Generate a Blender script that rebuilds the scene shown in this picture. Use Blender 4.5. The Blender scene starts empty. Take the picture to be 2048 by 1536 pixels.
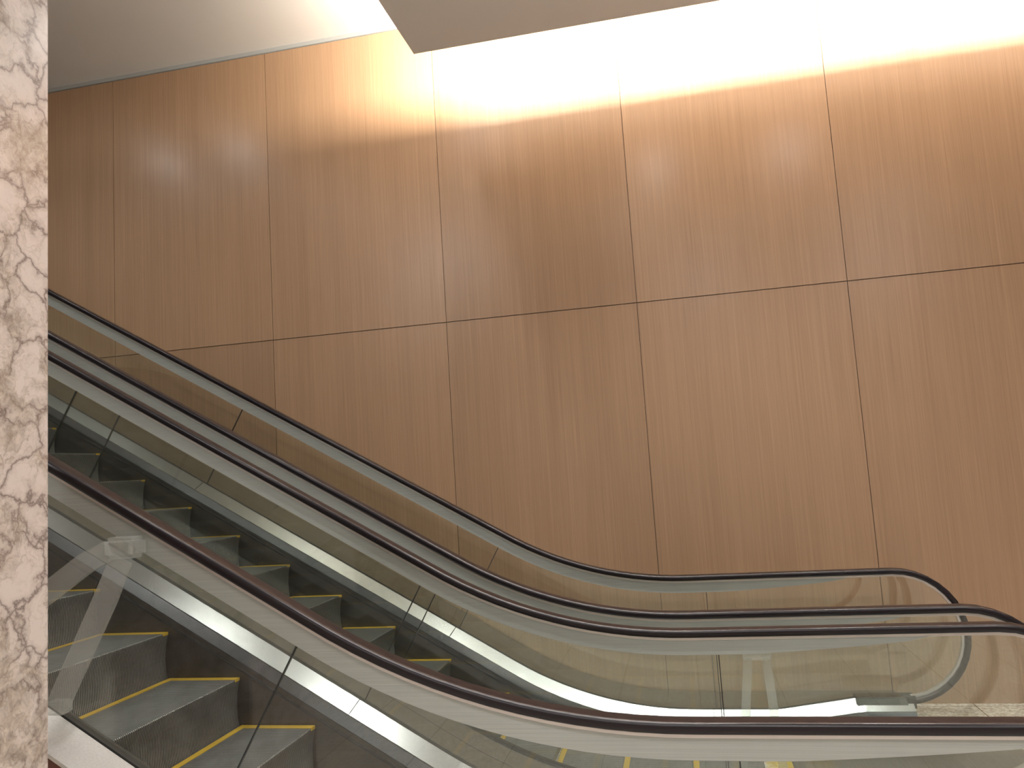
import bpy, bmesh, math, random
from mathutils import Vector, Matrix
random.seed(4)
C = bpy.context.scene.collection
S = bpy.context.scene
R_ = math.radians

# ------------------------------------------------------------------ camera, world, exposure
CAM_F = 1580.78                       # focal length in pixels of a 2048 px wide frame
cam = bpy.data.cameras.new('camera')
cam.sensor_fit = 'HORIZONTAL'; cam.sensor_width = 36.0
cam.lens = CAM_F / 2048 * 36.0
cam.clip_start = 0.05; cam.clip_end = 100
camo = bpy.data.objects.new('camera', cam); C.objects.link(camo)
fwd = Vector((-0.19925592, 0.97407715, 0.10710173))
rgt = Vector((0.97639104, 0.20664643, -0.06291091))
upv = Vector((0.08341227, -0.09203779, 0.99225573))
camo.matrix_world = Matrix(((rgt.x, upv.x, -fwd.x, 0), (rgt.y, upv.y, -fwd.y, 0), (rgt.z, upv.z, -fwd.z, 0), (0, 0, 0, 1)))
S.camera = camo
S.view_settings.view_transform = 'Standard'; S.view_settings.look = 'None'
S.view_settings.exposure = -0.35; S.view_settings.gamma = 1.0; S.view_settings.use_curve_mapping = False
S.cycles.transparent_max_bounces = 40
S.cycles.max_bounces = 10; S.cycles.diffuse_bounces = 5; S.cycles.glossy_bounces = 5
S.cycles.sample_clamp_indirect = 6.0
w = bpy.data.worlds.new('world'); S.world = w; w.use_nodes = True
w.node_tree.nodes['Background'].inputs[0].default_value = (1, .93, .86, 1)
w.node_tree.nodes['Background'].inputs[1].default_value = 0.05

TUBE_POWER = 1250.0                    # cove tubes (emission strength)
HALL_POWER = 125.0                    # each fill panel added over the hall (W)
SPOT_POWER = 48.0                    # each downlight (W)

# ------------------------------------------------------------------ measured layout (metres, camera at the origin)
FLOOR = -1.77
ZR = -0.805                           # centre line of the handrails over the lower landing
T30 = math.tan(R_(30))
XB, XU = -0.6745, -6.30               # lower and upper bends of the handrail
RB = 2.42
ZUP = ZR + T30 * (XB - XU)
UPFLOOR = ZUP - .965
WALL_Y = 6.056
CEIL = 3.80
SOF_Z, SOF_X, SOF_Y = 3.0, -1.62, 5.16
HALF = 0.6545
YC_FAR, YC_NEAR = 4.938, 3.1965
JOINTS = (-7.2, -5.23, -3.25, -1.27, 0.10)

# ------------------------------------------------------------------ materials
def nt(name):
    m = bpy.data.materials.new(name); m.use_nodes = True
    return m, m.node_tree, m.node_tree.nodes['Principled BSDF']
def simple(name, col, rough=.5, metal=0.0, spec=.5, aniso=0.0):
    m, t, b = nt(name)
    b.inputs['Base Color'].default_value = (*col, 1); b.inputs['Roughness'].default_value = rough
    b.inputs['Metallic'].default_value = metal; b.inputs['Specular IOR Level'].default_value = spec
    return m
def add(t, kind, **k):
    n = t.nodes.new(kind)
    for a, v in k.items(): setattr(n, a, v)
    return n
def ramp(t, stops, src):
    r = add(t, 'ShaderNodeValToRGB'); e = r.color_ramp.elements
    while len(e) < len(stops): e.new(.5)
    for i, (p, c) in enumerate(stops):
        e[i].position = p; e[i].color = (*c, 1) if len(c) == 3 else c
    t.links.new(src, r.inputs[0]); return r
def mapping(t, scale, rot=(0, 0, 0), loc=(0, 0, 0)):
    tc = add(t, 'ShaderNodeTexCoord'); mp = add(t, 'ShaderNodeMapping')
    mp.inputs['Scale'].default_value = scale; mp.inputs['Rotation'].default_value = rot; mp.inputs['Location'].default_value = loc
    t.links.new(tc.outputs['Object'], mp.inputs[0]); return mp
def noise(t, vec, scale, detail=3, rough=.5, dist=0.0):
    n = add(t, 'ShaderNodeTexNoise'); n.inputs['Scale'].default_value = scale; n.inputs['Detail'].default_value = detail
    n.inputs['Roughness'].default_value = rough; n.inputs['Distortion'].default_value = dist
    t.links.new(vec, n.inputs['Vector']); return n
def mix(t, a, b, fac, mode='MIX'):
    n = add(t, 'ShaderNodeMix', data_type='RGBA', blend_type=mode)
    for s, v in ((n.inputs[6], a), (n.inputs[7], b), (n.inputs[0], fac)):
        if hasattr(v, 'is_output'): t.links.new(v, s)
        else: s.default_value = v if not isinstance(v, tuple) or len(v) == 4 else (*v, 1)
    return n.outputs[2]
def bump(t, b, h, strength, dist):
    n = add(t, 'ShaderNodeBump'); n.inputs['Strength'].default_value = strength; n.inputs['Distance'].default_value = dist
    t.links.new(h, n.inputs['Height']); t.links.new(n.outputs[0], b.inputs['Normal'])

def wood_veneer():
    m, t, b = nt('oak_veneer')
    v1 = mapping(t, (60, 1, .55)); n1 = noise(t, v1.outputs[0], 1.0, 3, .6, .05)
    v2 = mapping(t, (190, 1, 2.2)); n2 = noise(t, v2.outputs[0], 1.0, 2, .6)
    v3 = mapping(t, (7, 1, .25)); n3 = noise(t, v3.outputs[0], 1.0, 2, .5)
    a = ramp(t, [(.3, (.322, .203, .124)), (.52, (.352, .225, .139)), (.72, (.388, .250, .157))], n1.outputs[0])
    c = ramp(t, [(.3, (.86, .85, .84)), (.55, (1, 1, 1)), (.75, (1.0, 1.0, 1.0))], n2.outputs[0])
    d = ramp(t, [(.3, (.88, .87, .86)), (.7, (1, 1, 1))], n3.outputs[0])
    x = mix(t, a.outputs[0], c.outputs[0], .75, 'MULTIPLY')
    x = mix(t, x, d.outputs[0], .8, 'MULTIPLY')
    # each sheet of veneer has a tone of its own
    at = add(t, 'ShaderNodeAttribute', attribute_name='tone')
    x = mix(t, x, at.outputs['Color'], 1.0, 'MULTIPLY')
    t.links.new(x, b.inputs['Base Color'])
    b.inputs['Roughness'].default_value = .30; b.inputs['Specular IOR Level'].default_value = .42
    bump(t, b, n2.outputs[0], .04, .001)
    return m
def marble():
    m, t, b = nt('breccia_marble')
    v = mapping(t, (1, 1, 1), rot=(.3, .2, .5))
    nd = noise(t, v.outputs[0], 7, 5, .6)
    sub = add(t, 'ShaderNodeVectorMath', operation='SUBTRACT'); t.links.new(nd.outputs['Color'], sub.inputs[0]); sub.inputs[1].default_value = (.5, .5, .5)
    sc = add(t, 'ShaderNodeVectorMath', operation='SCALE'); t.links.new(sub.outputs[0], sc.inputs[0]); sc.inputs['Scale'].default_value = .22
    ad = add(t, 'ShaderNodeVectorMath', operation='ADD'); t.links.new(v.outputs[0], ad.inputs[0]); t.links.new(sc.outputs[0], ad.inputs[1])
    vo = add(t, 'ShaderNodeTexVoronoi', feature='DISTANCE_TO_EDGE'); vo.inputs['Scale'].default_value = 7.5; t.links.new(ad.outputs[0], vo.inputs['Vector'])
    vo2 = add(t, 'ShaderNodeTexVoronoi', feature='DISTANCE_TO_EDGE'); vo2.inputs['Scale'].default_value = 19; t.links.new(ad.outputs[0], vo2.inputs['Vector'])
    n2 = noise(t, ad.outputs[0], 5.0, 5, .65)
    e1 = ramp(t, [(0, (.20, .16, .15)), (.03, (.36, .31, .285)), (.08, (.51, .45, .415)), (.2, (.59, .525, .49))], vo.outputs['Distance'])
    e2 = ramp(t, [(0, (.55, .52, .48)), (.04, (.85, .83, .8)), (.12, (1, 1, 1))], vo2.outputs['Distance'])
    pat = ramp(t, [(.38, (0, 0, 0)), (.58, (1, 1, 1))], n2.outputs[0])
    x = mix(t, e1.outputs[0], e2.outputs[0], pat.outputs[0], 'MULTIPLY')
    n3 = noise(t, v.outputs[0], 22, 5, .7, 1.5)
    g = ramp(t, [(.35, (.20, .165, .14)), (.65, (.50, .43, .36))], n3.outputs[0])
    x = mix(t, x, g.outputs[0], ramp(t, [(.47, (0, 0, 0)), (.62, (.85, .85, .85))], n2.outputs[0]).outputs[0], 'MIX')
    t.links.new(x, b.inputs['Base Color']); b.inputs['Roughness'].default_value = .25
    return m
def terrazzo():
    m, t, b = nt('speckled_terrazzo')
    v = mapping(t, (1, 1, 1)); n1 = noise(t, v.outputs[0], 45, 4, .7); n2 = noise(t, v.outputs[0], 3, 3, .5)
    a = ramp(t, [(.36, (.36, .31, .26)), (.5, (.62, .56, .49)), (.62, (.76, .71, .64))], n1.outputs[0])
    x = mix(t, a.outputs[0], ramp(t, [(.3, (.8, .8, .8)), (.7, (1, 1, 1))], n2.outputs[0]).outputs[0], .8, 'MULTIPLY')
    br = add(t, 'ShaderNodeTexBrick', offset=0.0); t.links.new(v.outputs[0], br.inputs['Vector'])
    br.inputs['Scale'].default_value = 1; br.inputs['Mortar Size'].default_value = .004; br.inputs['Brick Width'].default_value = .6; br.inputs['Row Height'].default_value = .6
    br.inputs['Color1'].default_value = br.inputs['Color2'].default_value = (1, 1, 1, 1); br.inputs['Mortar'].default_value = (.35, .3, .26, 1)
    x = mix(t, x, br.outputs[0], 1.0, 'MULTIPLY')
    t.links.new(x, b.inputs['Base Color']); b.inputs['Roughness'].default_value = .22
    return m
def glass(name, tint, refl=1.5, rough=0.0, extra=0.0):
    m = bpy.data.materials.new(name); m.use_nodes = True; t = m.node_tree
    t.nodes.remove(t.nodes['Principled BSDF'])
    tr = add(t, 'ShaderNodeBsdfTransparent'); tr.inputs[0].default_value = (*tint, 1)
    gl = add(t, 'ShaderNodeBsdfGlossy'); gl.inputs['Roughness'].default_value = rough; gl.inputs['Color'].default_value = (1, 1, 1, 1)
    fr = add(t, 'ShaderNodeFresnel'); ge = add(t, 'ShaderNodeNewGeometry'); mp = add(t, 'ShaderNodeMapRange')
    mp.inputs[3].default_value = refl; mp.inputs[4].default_value = 1 / refl
    t.links.new(ge.outputs['Backfacing'], mp.inputs[0]); t.links.new(mp.outputs[0], fr.inputs['IOR'])
    # front and back faces behave alike: a thin pane
    mx = add(t, 'ShaderNodeMixShader')
    t.links.new(fr.outputs[0], mx.inputs[0]); t.links.new(tr.outputs[0], mx.inputs[1]); t.links.new(gl.outputs[0], mx.inputs[2])
    out = mx.outputs[0]
    if extra:
        df = add(t, 'ShaderNodeBsdfDiffuse'); df.inputs[0].default_value = (.8, .82, .8, 1)
        m2 = add(t, 'ShaderNodeMixShader'); m2.inputs[0].default_value = extra
        t.links.new(out, m2.inputs[1]); t.links.new(df.outputs[0], m2.inputs[2]); out = m2.outputs[0]
    t.links.new(out, t.nodes['Material Output'].inputs[0])
    return m
def brushed(name, col, rough, scale=(1.5, 300, 300), metal=1.0, blotch=.12):
    m, t, b = nt(name)
    v = mapping(t, scale); n = noise(t, v.outputs[0], 1, 2, .6)
    v2 = mapping(t, (1.4, 1.4, 1.4)); n2 = noise(t, v2.outputs[0], 2, 3, .6)
    r = ramp(t, [(.3, tuple(c * .86 for c in col)), (.7, col)], n.outputs[0])
    x = mix(t, r.outputs[0], ramp(t, [(.3, (1 - blotch,) * 3), (.7, (1, 1, 1))], n2.outputs[0]).outputs[0], 1.0, 'MULTIPLY')
    t.links.new(x, b.inputs['Base Color']); b.inputs['Metallic'].default_value = metal; b.inputs['Roughness'].default_value = rough
    return m
def step_metal():
    m, t, b = nt('ribbed_step_aluminium')
    tc = add(t, 'ShaderNodeTexCoord'); sp = add(t, 'ShaderNodeSeparateXYZ'); t.links.new(tc.outputs['Object'], sp.inputs[0])
    ml = add(t, 'ShaderNodeMath', operation='MULTIPLY'); t.links.new(sp.outputs['Y'], ml.inputs[0]); ml.inputs[1].default_value = 2 * math.pi / .0105
    sn = add(t, 'ShaderNodeMath', operation='SINE'); t.links.new(ml.outputs[0], sn.inputs[0])
    mr = add(t, 'ShaderNodeMapRange'); mr.inputs[1].default_value = -1; mr.inputs[2].default_value = 1; t.links.new(sn.outputs[0], mr.inputs[0])
    v2 = mapping(t, (5, 3, 5)); n2 = noise(t, v2.outputs[0], 2, 4, .6)
    a = ramp(t, [(.15, (.03, .03, .028)), (.6, (.19, .195, .19)), (.9, (.27, .28, .275))], mr.outputs[0])
    x = mix(t, a.outputs[0], ramp(t, [(.3, (.62, .6, .58)), (.65, (1, 1, 1))], n2.outputs[0]).outputs[0], .8, 'MULTIPLY')
    t.links.new(x, b.inputs['Base Color']); b.inputs['Metallic'].default_value = .45; b.inputs['Roughness'].default_value = .42
    bump(t, b, mr.outputs[0], .5, .003)
    return m
def emit(name, col, s):
    m = bpy.data.materials.new(name); m.use_nodes = True; t = m.node_tree
    t.nodes.remove(t.nodes['Principled BSDF']); e = add(t, 'ShaderNodeEmission')
    e.inputs[0].default_value = (*col, 1); e.inputs[1].default_value = s
    t.links.new(e.outputs[0], t.nodes['Material Output'].inputs[0]); return m

def plaster(name, col, rough=.8):
    m, t, b = nt(name)
    v = mapping(t, (1, 1, 1)); n = noise(t, v.outputs[0], 60, 3, .6); n2 = noise(t, v.outputs[0], .9, 2, .5)
    x = ramp(t, [(.3, tuple(c * .97 for c in col)), (.7, col)], n2.outputs[0])
    t.links.new(x.outputs[0], b.inputs['Base Color']); b.inputs['Roughness'].default_value = rough; b.inputs['Specular IOR Level'].default_value = .2
    bump(t, b, n.outputs[0], .05, .002); return m

M = dict(
    wood=wood_veneer(), marble=marble(), floor=terrazzo(),
    groove=simple('dark_groove', (.10, .06, .04), .8),
    ceil=plaster('white_ceiling_paint', (.60, .585, .57)), soffit=plaster('soffit_paint', (.90, .88, .86)),
    hall=plaster('cream_wall_paint', (.62, .56, .50)), trim=simple('grey_shadow_trim', (.30, .31, .31), .6),
    glass=glass('tinted_glass', (.955, .980, .965)), edge=simple('glass_joint_black', (.015, .018, .017), .5),
    rail=simple('dark_rubber_handrail', (.010, .007, .009), .28, 0, .28),
    guide=brushed('pale_aluminium', (.66, .62, .60), .38, metal=.7),
    strip=brushed('satin_grey_trim', (.36, .38, .355), .45, metal=.3, blotch=.06),
    deck=brushed('brushed_stainless_deck', (.30, .305, .295), .25),
    edgeband=brushed('dull_deck_edge', (.075, .075, .078), .32, metal=.8),
    neardeck=brushed('pale_outer_deck_metal', (.78, .77, .74), .30, metal=.6),
    outer=brushed('outer_deck_metal', (.50, .50, .48), .26, metal=.95),
    skirt=brushed('dark_skirt_panel', (.14, .125, .112), .32, metal=.75, blotch=.35),
    brush=simple('black_brush', (.012, .012, .012), .8), step=step_metal(),
    yellow=simple('yellow_step_line', (.42, .27, .02), .55), comb=simple('yellow_comb', (.62, .42, .03), .5),
    plate=brushed('ribbed_landing_plate', (.42, .43, .42), .35, scale=(200, 3, 3)),
    clad=simple('red_brown_cladding', (.16, .06, .04), .45), acrylic=glass('clear_acrylic', (.88, .885, .87), 1.45, .08, .15),
    tube=emit('fluorescent_tube_glow', (1.0, .89, .74), TUBE_POWER), lampglow=emit('lamp_glow', (1, .97, .93), 350),
    panelglow=emit('panel_glow', (1, .95, .88), 4.0), white=simple('white_enamel', (.8, .8, .78), .4), black=simple('black_plastic', (.02, .02, .02), .5),
)

# ------------------------------------------------------------------ helpers
def link(name, bm, mat, parent=None, smooth=False):
    me = bpy.data.meshes.new(name)
    bmesh.ops.recalc_face_normals(bm, faces=bm.faces)
    bm.to_mesh(me); bm.free()
    me.materials.append(mat)
    if smooth: me.polygons.foreach_set('use_smooth', [True] * len(me.polygons)); me.set_sharp_from_angle(angle=R_(35))
    o = bpy.data.objects.new(name, me); C.objects.link(o)
    if parent: o.parent = parent
    return o
def box(bm, x0, x1, y0, y1, z0, z1):
    v = [bm.verts.new(p) for p in ((x0, y0, z0), (x1, y0, z0), (x1, y1, z0), (x0, y1, z0), (x0, y0, z1), (x1, y0, z1), (x1, y1, z1), (x0, y1, z1))]
    for f in ((0, 1, 2, 3), (4, 5, 6, 7), (0, 1, 5, 4), (1, 2, 6, 5), (2, 3, 7, 6), (3, 0, 4, 7)): bm.faces.new([v[i] for i in f])
    return v
def loft(bm, rings, cap=True, closed=True):
    vs = [[bm.verts.new(p) for p in r] for r in rings]; n = len(rings[0])
    for a, b in zip(vs, vs[1:]):
        for i in range(n if closed else n - 1):
            j = (i + 1) % n; bm.faces.new((a[i], a[j], b[j], b[i]))
    if cap: bm.faces.new(vs[0]); bm.faces.new(vs[-1])
    return bm
def structure(name, bm, mat, label=None):
    o = link(name, bm, mat); o['kind'] = 'structure'
    if label: o['label'] = label
    return o
def tag(o, label, cat, group=None):
    o['label'] = label; o['category'] = cat
    if group: o['group'] = group
    return o
def empty(name, loc):
    o = bpy.data.objects.new(name, None); C.objects.link(o); o.location = loc; o.empty_display_size = .2; return o

# path of a handrail: height and slope at X
def bend(x, xb, zf, R, sgn):
    pass
def zrail(x, xb=XB, xu=XU, zlow=ZR, R=RB):
    t = R * math.tan(R_(15)); c = math.cos(R_(30))
    zu = zlow + T30 * (xb - xu)
    if x >= xb + t: return zlow, 0.0
    if x > xb - t * c:
        d = xb + t - x; return zlow + R - math.sqrt(R * R - d * d), math.asin(d / R)
    if x >= xu + t * c: return zlow + T30 * (xb - x), R_(30)
    if x > xu - t:
        d = x - (xu - t); return zu - (R - math.sqrt(R * R - d * d)), math.asin(d / R)
    return zu, 0.0
def xs_between(a, b, step=.06):
    n = max(1, int(math.ceil((b - a) / step))); return [a + (b - a) * i / n for i in range(n + 1)]
def pt(x, s):      # point s below the rail centre line, square to it
    z, th = zrail(x); return (x - s * math.sin(th), z - s * math.cos(th))

XN, RN = 1.27, 0.405            # lower newel: where the curl starts, its radius
XNU = -7.75                     # upper newel
def rail_path():
    P = []                      # (x, z, downward normal)
    P.append((XN - .22, ZR - 2 * RN, (0, 1)))
    for k in range(0, 19):
        a = -math.pi / 2 + math.pi * k / 18
        P.append((XN + RN * math.cos(a), ZR - RN + RN * math.sin(a), (-math.cos(a), -math.sin(a))))
    for x in reversed(xs_between(XNU, XN - .03, .09)):
        z, th = zrail(x); P.append((x, z, (-math.sin(th), -math.cos(th))))
    for k in range(0, 19):
        a = math.pi / 2 + math.pi * k / 18
        P.append((XNU - .03 + RN * math.cos(a), ZUP - RN + RN * math.sin(a), (-math.cos(a), -math.sin(a))))
    P.append((XNU + .22, ZUP - 2 * RN, (0, 1)))
    return P
RP = rail_path()
def sweep(section, y, path):
    """section: (dy, s) pairs, s measured below the centre line"""
    bm = bmesh.new()
    loft(bm, [[(x + n[0] * s, y + dy, z + n[1] * s) for dy, s in section] for x, z, n in path])
    return bm
def rrect(hw, s0, s1, r, n=4):
    pts = []
    for cx, cs, a0 in ((hw - r, s1 - r, 0), (-(hw - r), s1 - r, 90), (-(hw - r), s0 + r, 180), (hw - r, s0 + r, 270)):
        for k in range(n + 1):
            a = R_(a0 + 90 * k / n); pts.append((cx + r * math.cos(a), cs + r * math.sin(a)))
    return pts

def deck_rise(x):
    if x > .5: return .075 * min(1, (x - .5) / .5) * 1.0
    if x < -7.0: return .075 * min(1, (-7.0 - x) / .5)
    return 0.0
def vsweep(section, x0, x1, yb, sy, rise=True, skew=True, step=.06):
    """section of (dy, drop below rail centre); ends cut square to the incline"""
    bm = bmesh.new(); rings = []
    for x in xs_between(x0, x1, step):
        ring = []
        for dy, dz in section:
            xx = x
            if skew:
                th = zrail(x)[1]; xx = x - dz * math.sin(th) * math.cos(th)
            z = zrail(xx)[0] - dz + (deck_rise(xx) if rise else 0)
            fl = FLOOR if xx > -7.3 else UPFLOOR - .3
            ring.append((xx, yb + sy * dy, max(z, FLOOR + .002)))
        rings.append(ring)
    return loft(bm, rings)

NOS_X = {'far': -4.0734, 'near': -2.6525}
SXB = XB - (1.072 - .965) / T30
def zstep(x):
    return zrail(x, SXB, XU - (1.072 - .965) / T30 + .0, FLOOR + .012, 1.5)[0]

def build_step(first, yc, xn, z, drop, parent):
    """one ribbed step, nosing at xn, tread .4 deep"""
    hw = .527
    if first is None:
        bm = bmesh.new()
        prof = [(-.40, 0), (-.004, 0), (0, -.004), (.0, -.012), (-.012, -.07), (-.017, -.13), (-.014, -.19), (-.004, -.245), (-.03, -.25), (-.40, -.02)]
        loft(bm, [[(x, y, zz) for x, zz in prof] for y in (-hw, hw)])
        st = link('step', bm, M['step'], parent)
        bm = bmesh.new()
        box(bm, -.395, 0.001, hw - .042, hw + .0005, -.012, .0025)
        box(bm, -.395, 0.001, -hw - .0005, -hw + .042, -.012, .0025)
        box(bm, -.395, -.362, -hw + .042, hw - .042, -.010, .0025)
        yl = link('yellow_line', bm, M['yellow'], st)
        yl['label'] = 'yellow safety line'
    else:
        st = first.copy(); C.objects.link(st); st.parent = parent
        for ch in first.children:
            c = ch.copy(); C.objects.link(c); c.parent = st
    st.location = (xn, yc, z)
    return st

def make_escalator(kind, yc, label):
    root = empty('escalator', (0, yc, FLOOR)); tag(root, label, 'escalator', None)
    parts = []
    def part(name, bm, mat, smooth=False, lab=None):
        # meshes are written in world coordinates, then hung under the root
        o = link(name, bm, mat, root, smooth); o.location = (0, -yc, -FLOOR)
        if lab: o['label'] = lab
        return o
    for s in (-1, 1):
        y = yc + s * HALF; inw = -s
        part('handrail', sweep(rrect(.040, -.018, .018, .014), y, RP), M['rail'], True, 'dark rubber handrail')
        part('handrail_guide', sweep([(-.015, .016), (.015, .016), (.015, .032), (-.015, .032)], y, RP[1:-1]), M['guide'], True, 'pale aluminium handrail guide')
        sp = [(x, zrail(x)[0], (-math.sin(zrail(x)[1]), -math.cos(zrail(x)[1]))) for x in reversed(xs_between(XNU + .1, 1.0, .08))]
        bm = bmesh.new()
        loft(bm, [[(x + n[0] * q, y + dy, z + n[1] * q) for dy, q in ((-.011, .030), (.011, .030), (.011, dd), (-.011, dd))] for (x, z, n) in sp for dd in [.034 + .064 * min(1, max(0, (1.0 - x) / .75)) ** .6]])
        part('guide_skirt', bm, M['strip'], True, 'satin grey trim under the handrail guide')
        # glass panes
        ends = [XNU] + list(JOINTS) + [XN]
        for a, b in zip(ends, ends[1:]):
            bm = bmesh.new(); g = .0028; top = []; bot = []
            for x in xs_between(a + g, b - g, .07):
                th = zrail(x)[1]
                top.append(pt(x, .030)); q = pt(x, .875 * math.cos(th))
                bot.append((q[0], max(q[1], FLOOR + .03) + 0 * deck_rise(q[0])))
            ring = top[:]
            if b == XN:
                for k in range(1, 13):
                    an = math.pi / 2 - math.pi * k / 12
                    ring.append((XN + (RN - .03) * math.cos(an), ZR - RN + (RN - .03) * math.sin(an)))
                bot = [q for q in bot if q[0] < XN - .3]; bot[-1] = (bot[-1][0], ZR - 2 * RN + .03)
            if a == XNU:
                pre = []
                for k in range(1, 13):
                    an = math.pi / 2 + math.pi * k / 12
                    pre.append((XNU + (RN - .03) * math.cos(an), ZUP - RN + (RN - .03) * math.sin(an)))
                ring = pre[::-1] + ring; bot = [q for q in bot if q[0] > XNU + .02]
            ring = ring + bot[::-1]
            va = [bm.verts.new((x, y - .006, z)) for x, z in ring]; vb = [bm.verts.new((x, y + .006, z)) for x, z in ring]
            bm.faces.new(va); bm.faces.new(vb)
            n = len(ring)
            for i in range(n): bm.faces.new((va[i], va[(i + 1) % n], vb[(i + 1) % n], vb[i]))
            part('glass_panel', bm, M['glass'])
        for x in JOINTS:                                     # thin dark seals between panes
            bm = bmesh.new(); th = zrail(x)[1]
            p0 = pt(x, .10 if x < .7 else .045); p1 = pt(x, .86 * math.cos(th)); w2 = .0019
            dx, dz = math.cos(th) * w2, -math.sin(th) * w2
            q = [(p0[0] - dx, p0[1] - dz), (p0[0] + dx, p0[1] + dz), (p1[0] + dx, p1[1] + dz), (p1[0] - dx, p1[1] - dz)]
            loft(bm, [[(a, y + yy, b) for a, b in q] for yy in (-.0065, .0065)])
            part('glass_seal', bm, M['edge'], lab='dark seal between two glass panes')
        part('gasket', vsweep([(-.018, .858), (.018, .858), (.018, .90), (-.018, .90)], XNU - .05, XN + .02, y, 1), M['edge'], lab='black gasket at the foot of the glass')
        # inner deck in lengths, its lower edge band and the skirt
        de = [XNU - .3] + [j - .02 for j in JOINTS] + [XN + .04]
        for a, b in zip(de, de[1:]):
            part('inner_deck', vsweep([(.018, .858), (.088, .926), (.088, .95), (.018, .95)], a + .002, b - .002, y, inw), M['deck'], lab='brushed stainless inner deck')
        part('deck_edge', vsweep([(.086, .928), (.092, .930), (.117, .985), (.117, .998), (.086, .998)], de[0], de[-1], y, inw), M['edgeband'], lab='dull grey lower edge of the deck')
        sk = [XNU - .3, -6.1, -4.4, -2.62, -.9, .66]
        for a, b in zip(sk, sk[1:]):
            part('skirt_panel', vsweep([(.114, .990), (.119, .990), (.119, 1.42), (.114, 1.42)], a + .0015, b - .0015, y, inw, rise=False), M['skirt'])
        part('skirt_brush', vsweep([(.118, 1.015), (.123, 1.015), (.123, 1.030), (.118, 1.030)], XNU, .5, y, inw, rise=False), M['brush'])
        # outer deck and cladding
        if kind == 'near' and s == -1:
            part('outer_deck', vsweep([(.018, .868), (.100, .955), (.100, .97), (.018, .97)], de[0], de[-1], y, -inw), M['neardeck'], lab='pale metal outer deck')
            part('cladding', vsweep([(.082, .958), (.098, .972), (.098, 1.95), (.082, 1.95)], de[0], de[-1], y, -inw), M['clad'], lab='red-brown side cladding')
        elif kind == 'far' and s == 1:
            wd = WALL_Y - .012 - y
            part('outer_deck', vsweep([(.018, .868), (wd, .872), (wd, .90), (.018, .90)], de[0], de[-1], y, -inw, rise=False), M['outer'])
            part('cladding', vsweep([(wd - .02, .90), (wd - .002, .90), (wd - .002, 1.95), (wd - .02, 1.95)], de[0], de[-1], y, -inw, rise=False), M['clad'])
        else:
            wd = (YC_FAR - YC_NEAR) / 2 - HALF - .002
            part('outer_deck', vsweep([(.018, .868), (wd, .872), (wd, .90), (.018, .90)], de[0], de[-1], y, -inw, rise=False), M['outer'])
            part('cladding', vsweep([(wd - .02, .90), (wd - .002, .90), (wd - .002, 1.95), (wd - .02, 1.95)], de[0], de[-1], y, -inw, rise=False), M['clad'])
        # newel end box where the handrail runs in
        for xa, zb, zt in ((XN - .30, FLOOR + .002, ZR - 2 * RN + .035), ):
            bm = bmesh.new()
            sec = [(xa, zb), (XN + .045, zb), (XN + .06, zb + .03), (XN - .01, zt), (xa, zt)]
            loft(bm, [[(a, y + yy, b) for a, b in sec] for yy in (-.058, .058)])
            bmesh.ops.bevel(bm, geom=[e for e in bm.edges], offset=.006, segments=2, affect='EDGES')
            part('handrail_inlet', bm, M['deck'], True, 'stainless box where the handrail enters the base')
            bm = bmesh.new(); box(bm, XN - .02, XN + .055, y - .050, y + .050, zt - .07, zt - .0)
            part('inlet_brush', bm, M['brush'])
        bm = bmesh.new(); zt = ZUP - 2 * RN + .035
        box(bm, XNU - .06, XNU + .30, y - .058, y + .058, UPFLOOR, zt)
        part('handrail_inlet', bm, M['deck'], False, 'stainless box where the handrail enters the base')
    # steps
    first = None
    x = NOS_X[kind] - .4 * 9
    k = 0
    while x < .62:
        z = zstep(x)
        if kind == 'near': pass
        st = build_step(first, 0, x, z - FLOOR, .25, root)
        if first is None: first = st
        x += .4; k += 1
        if x > XNU + .0 and x < -7.4: continue
    xe = x - .4
    # comb plate and landing plates
    bm = bmesh.new()
    for i in range(44):
        yy = yc - .515 + i * 1.03 / 43
        v = [bm.verts.new(p) for p in ((xe + .01, yy - .003, FLOOR + .016), (xe + .01, yy + .003, FLOOR + .016), (xe + .15, yy + .007, FLOOR + .02), (xe + .15, yy - .007, FLOOR + .02))]
        v2 = [bm.verts.new(q.co + Vector((0, 0, .008 if j > 1 else .001))) for j, q in enumerate(v)]
        bm.faces.new(v); bm.faces.new(v2)
        for i2 in range(4): bm.faces.new((v[i2], v[(i2 + 1) % 4], v2[(i2 + 1) % 4], v2[i2]))
    part('comb', bm, M['comb'], lab='yellow comb teeth')
    bm = bmesh.new(); box(bm, xe + .14, xe + .34, yc - .53, yc + .53, FLOOR + .002, FLOOR + .026)
    part('comb_plate', bm, M['plate'])
    bm = bmesh.new(); box(bm, xe + .343, 1.75, yc - .53, yc + .53, FLOOR + .001, FLOOR + .022)
    part('landing_plate', bm, M['plate'])
    bm = bmesh.new(); box(bm, XNU - .35, NOS_X[kind] - .4 * 10 - .01, yc - .53, yc + .53, UPFLOOR - .03, UPFLOOR + .02)
    part('landing_plate', bm, M['plate'])
    # underside of the truss
    bm = bmesh.new(); rings = []
    for x in xs_between(XNU - .3, -1.35, .1):
        z = max(zrail(x)[0] - 1.93, FLOOR + .002)
        rings.append([(x, yc - .60, z), (x, yc + .60, z), (x, yc + .60, z + .006), (x, yc - .60, z + .006)])
    loft(bm, rings); part('truss_underside', bm, M['clad'])
    return root

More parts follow.
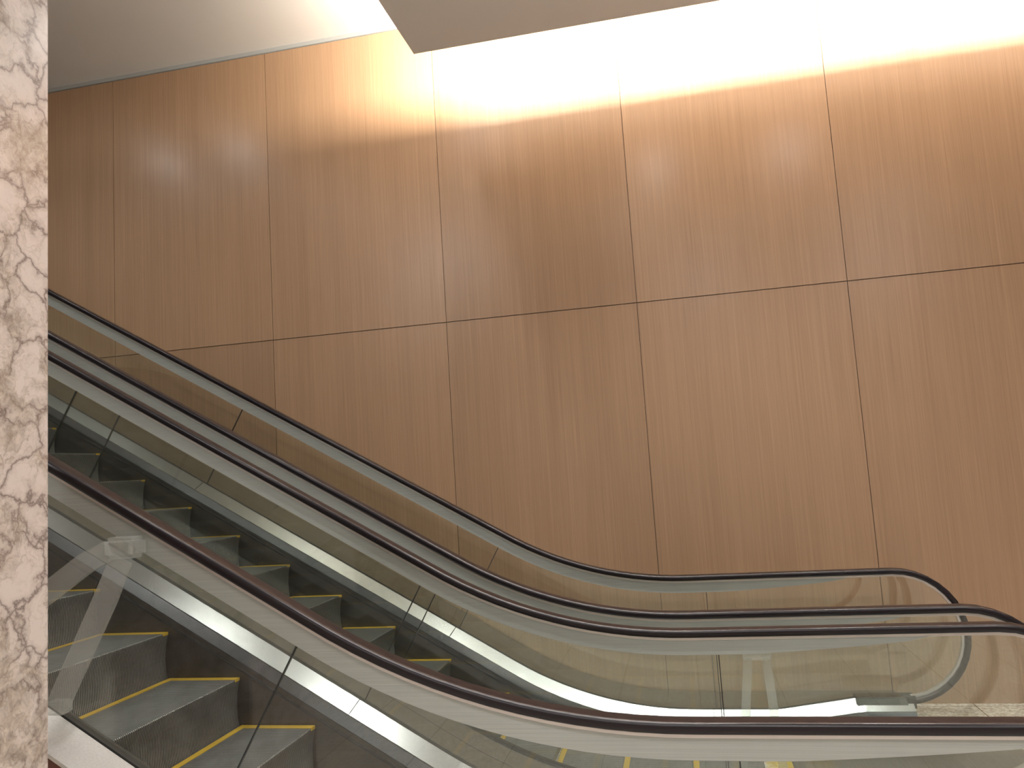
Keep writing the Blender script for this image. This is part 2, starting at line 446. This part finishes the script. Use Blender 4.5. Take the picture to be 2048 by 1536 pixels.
# ------------------------------------------------------------------ the setting
XL, XRt, YF = -10.5, 6.5, -7.0
bm = bmesh.new(); tone = []
W, X0, ZS = 1.524, -4.794, 1.21
rows = [(-1.84, ZS), (ZS, CEIL - .035)]
bm_back = bmesh.new()
lay = bm.loops.layers.color.new('tone')
i = 0
x = X0 - 4 * W
tones = [.93, .95, .97, .90, 1.0, 1.0, .98, 1.0, 1.0, .97, 1.02, .99, 1.0, .98, 1.0]
while x < XRt:
    for r, (z0, z1) in enumerate(rows):
        g = .0022; a, b = max(x, XL), min(x + W, XRt)
        before = set(bm.faces)
        box(bm, a + g, b - g, WALL_Y, WALL_Y + .018, z0 + g + .001, z1 - g - .001)
        tv = tones[(i * 2 + r * 5) % len(tones)]
        for f in set(bm.faces) - before:
            for l in f.loops: l[lay] = (tv, tv, tv * 1.0, 1)
        i += 1
    x += W
wb = structure('wall_back', bm, M['wood'])
box(bm_back, XL, XRt, WALL_Y + .010, WALL_Y + .20, FLOOR - .1, CEIL)
o = link('panel_backing', bm_back, M['groove'], wb)
bm = bmesh.new(); box(bm, XL, XRt, WALL_Y - .012, WALL_Y + .018, CEIL - .034, CEIL)
structure('trim_ceiling', bm, M['trim'])
bm = bmesh.new(); box(bm, XL, XRt, YF, WALL_Y + .2, FLOOR - .15, FLOOR); structure('floor', bm, M['floor'])
bm = bmesh.new(); box(bm, XL, XNU - .36, 1.9, WALL_Y, UPFLOOR - .35, UPFLOOR); structure('floor_upper', bm, M['floor'])
bm = bmesh.new(); box(bm, XL, XRt, YF, WALL_Y + .2, CEIL, CEIL + .15); structure('ceiling', bm, M['ceil'])
bm = bmesh.new(); box(bm, XL - .15, XL, YF, WALL_Y + .2, FLOOR - .15, CEIL + .15); structure('wall_left', bm, M['hall'])
bm = bmesh.new(); box(bm, XRt, XRt + .15, YF, WALL_Y + .2, FLOOR - .15, CEIL + .15); structure('wall_right', bm, M['hall'])
bm = bmesh.new(); box(bm, XL, XRt, YF - .15, YF, FLOOR - .15, CEIL + .15); structure('wall_front', bm, M['hall'])
bm = bmesh.new(); box(bm, SOF_X, XRt, -3.0, SOF_Y, SOF_Z, SOF_Z + .06)
box(bm, SOF_X, XRt, SOF_Y - .012, SOF_Y, SOF_Z + .06, SOF_Z + .089)
box(bm, SOF_X, XRt, SOF_Y - .55, SOF_Y - .50, SOF_Z + .06, CEIL)
box(bm, SOF_X + .45, SOF_X + .50, -3.0, SOF_Y - .55, SOF_Z + .06, CEIL)
sf = structure('ceiling_soffit', bm, M['soffit'], 'dropped soffit with a sharp corner hiding the cove light')

# marble pillar at the left edge of the view
bm = bmesh.new(); PX = -1.815
box(bm, PX - .65, PX, 1.42, 1.807, FLOOR, CEIL); box(bm, PX - .65, PX, 1.810, 2.003, FLOOR, CEIL)
box(bm, PX - .64, PX - .006, 1.43, 2.0, FLOOR, CEIL)
pil = structure('column', bm, M['marble'], 'marble-clad column with pinkish and grey veined stone')

# ------------------------------------------------------------------ escalators
make_escalator('far', YC_FAR, 'glass-sided escalator running along the wood-panelled wall, farther of the two')
make_escalator('near', YC_NEAR, 'glass-sided escalator nearest the viewer, beside the marble column')

# ------------------------------------------------------------------ clear acrylic guard on the near outer deck
def guard():
    y0 = YC_NEAR - HALF - .075
    root = empty('acrylic_guard', (-2.0, y0, -.75)); tag(root, 'clear acrylic A-shaped guard on the outer deck beside the marble column', 'guard')
    def bar(name, pts, wdt):
        bm = bmesh.new(); L = []; Rr = []
        for i, p in enumerate(pts):
            a = Vector(pts[max(0, i - 1)]); b = Vector(pts[min(len(pts) - 1, i + 1)]); t = (b - a).normalized(); n = Vector((-t.y, t.x))
            L.append((p[0] + n.x * wdt / 2, p[1] + n.y * wdt / 2)); Rr.append((p[0] - n.x * wdt / 2, p[1] - n.y * wdt / 2))
        ring = L + Rr[::-1]
        loft(bm, [[(a + 2.0, yy, b + .75) for a, b in ring] for yy in (-.012, .012)])
        bmesh.ops.bevel(bm, geom=[e for e in bm.edges], offset=.003, segments=2, affect='EDGES')
        return link(name, bm, M['acrylic'], root, True)
    bar('leg', [(-1.935, -.225), (-2.00, -.36), (-2.20, -.73)], .082)
    bar('leg', [(-1.985, -.195), (-2.08, -.235), (-2.24, -.335), (-2.62, -.56)], .075)
    bm = bmesh.new(); box(bm, .0, .125, -.022, .067, .525, .600)
    bmesh.ops.bevel(bm, geom=[e for e in bm.edges], offset=.016, segments=3, affect='EDGES')
    link('clamp', bm, M['acrylic'], root, True)
    bm = bmesh.new(); box(bm, -.235, -.165, -.02, .04, .0, .045)
    bmesh.ops.bevel(bm, geom=[e for e in bm.edges], offset=.006, segments=2, affect='EDGES')
    link('foot', bm, M['acrylic'], root, True)
guard()
def gap_guard():
    y0, zd = (YC_FAR + YC_NEAR) / 2, ZR - .868
    root = empty('acrylic_guard', (.27, y0, zd)); tag(root, 'clear acrylic A-shaped guard standing in the gap between the two escalators', 'guard')
    for pts in ([(-.03, .70), (-.055, .50), (-.12, .004)], [(.055, .70), (.065, .50), (.10, .004)]):
        bm = bmesh.new(); wd = .042
        loft(bm, [[(x - wd / 2, y, z), (x + wd / 2, y, z), (x + wd / 2, y + .012, z), (x - wd / 2, y + .012, z)] for y in (-.006,) for x, z in pts])
        link('leg', bm, M['acrylic'], root)
    bm = bmesh.new(); box(bm, -.055, .08, -.02, .03, .69, .735)
    bmesh.ops.bevel(bm, geom=[e for e in bm.edges], offset=.010, segments=3, affect='EDGES')
    link('clamp', bm, M['acrylic'], root, True)
gap_guard()

# ------------------------------------------------------------------ lamps
def tube_proto():
    root = empty('fluorescent_lamp', (0, 0, 0))
    bm = bmesh.new(); loft(bm, [[(x, .029 * math.cos(a), .029 * math.sin(a)) for a in [2 * math.pi * k / 12 for k in range(12)]] for x in (-.58, .58)])
    link('tube', bm, M['tube'], root, True)
    bm = bmesh.new(); box(bm, -.60, -.58, -.032, .032, -.038, .032); box(bm, .58, .60, -.032, .032, -.038, .032); box(bm, -.6, .6, -.03, .03, -.040, -.031)
    link('batten', bm, M['white'], root)
    return root
def copy_tree(o, parent=None):
    c = o.copy(); C.objects.link(c); c.parent = parent
    for ch in o.children: copy_tree(ch, c)
    return c
tp = None; nx = 0
x = SOF_X + .66
while x < XRt - .7:
    o = tp or tube_proto()
    if tp is not None: o = copy_tree(tp)
    tp = tp or o
    o.location = (x, SOF_Y - .12, SOF_Z + .10)
    tag(o, 'white fluorescent tube in the cove on top of the soffit facing the wood wall', 'lamp', 'cove tubes on the soffit')
    x += 1.25

def downlight(x, y, z, power, label, group, size=.06, cone=135):
    root = empty('downlight', (x, y, z)); tag(root, label, 'lamp', group)
    bm = bmesh.new(); n = 24
    ro, ri = size + .015, size
    rings = [[(r * math.cos(2 * math.pi * k / n), r * math.sin(2 * math.pi * k / n), zz) for k in range(n)] for r, zz in ((ro, 0), (ro, -.008), (ri, -.008), (ri, 0))]
    loft(bm, rings, cap=False); link('ring', bm, M['white'], root, True)
    bm = bmesh.new(); bm.faces.new([bm.verts.new((ri * math.cos(2 * math.pi * k / n), ri * math.sin(2 * math.pi * k / n), -.004)) for k in range(n)])
    link('lens', bm, M['lampglow'], root)
    l = bpy.data.lights.new('downlight_light', 'SPOT'); l.energy = power; l.color = (1, .975, .95); l.spot_size = R_(cone); l.spot_blend = .7; l.shadow_soft_size = .06
    lo = bpy.data.objects.new('downlight_light', l); C.objects.link(lo); lo.parent = root; lo.location = (0, 0, -.02)
for x in (-5.5, -4.55, -1.85):
    downlight(x, 4.25, CEIL, SPOT_POWER, 'small round downlight in the high ceiling above the gap between the escalators', 'high ceiling downlights')
for x in (-4.3, -1.85):
    downlight(x, 2.35, CEIL, SPOT_POWER, 'small round downlight in the high ceiling above the nearest handrail', 'near ceiling downlights')
for x, y in ((0.0, 4.2), (1.3, 4.2), (-.35, 2.35), (2.6, 2.35)):
    downlight(x, y, SOF_Z, SPOT_POWER * 5.0, 'small round downlight in the underside of the dropped soffit', 'soffit downlights', cone=105)

def fill_panel(x, y, z, power):  # unseen panel added to give the hall and escalators ambient fill
    root = empty('hall_fill_light', (x, y, z)); tag(root, 'square fill light added over the hall, unseen behind the viewer', 'lamp', 'added hall fill lights')
    bm = bmesh.new(); box(bm, -.32, .32, -.32, .32, -.012, 0); link('frame', bm, M['white'], root)
    bm = bmesh.new(); box(bm, -.29, .29, -.29, .29, -.016, -.012); link('diffuser', bm, M['panelglow'], root)
    l = bpy.data.lights.new('panel_light', 'AREA'); l.shape = 'SQUARE'; l.size = .58; l.energy = power; l.color = (1, .975, .95)
    lo = bpy.data.objects.new('panel_light', l); C.objects.link(lo); lo.parent = root; lo.location = (0, 0, -.03)
for x, y, z in ((.6, -.9, SOF_Z), (3.2, -.9, SOF_Z), (-3.6, -.6, CEIL), (-1.0, -4.4, CEIL), (2.6, -4.4, CEIL), (-5.4, -4.4, CEIL)):
    fill_panel(x, y, z, HALL_POWER)
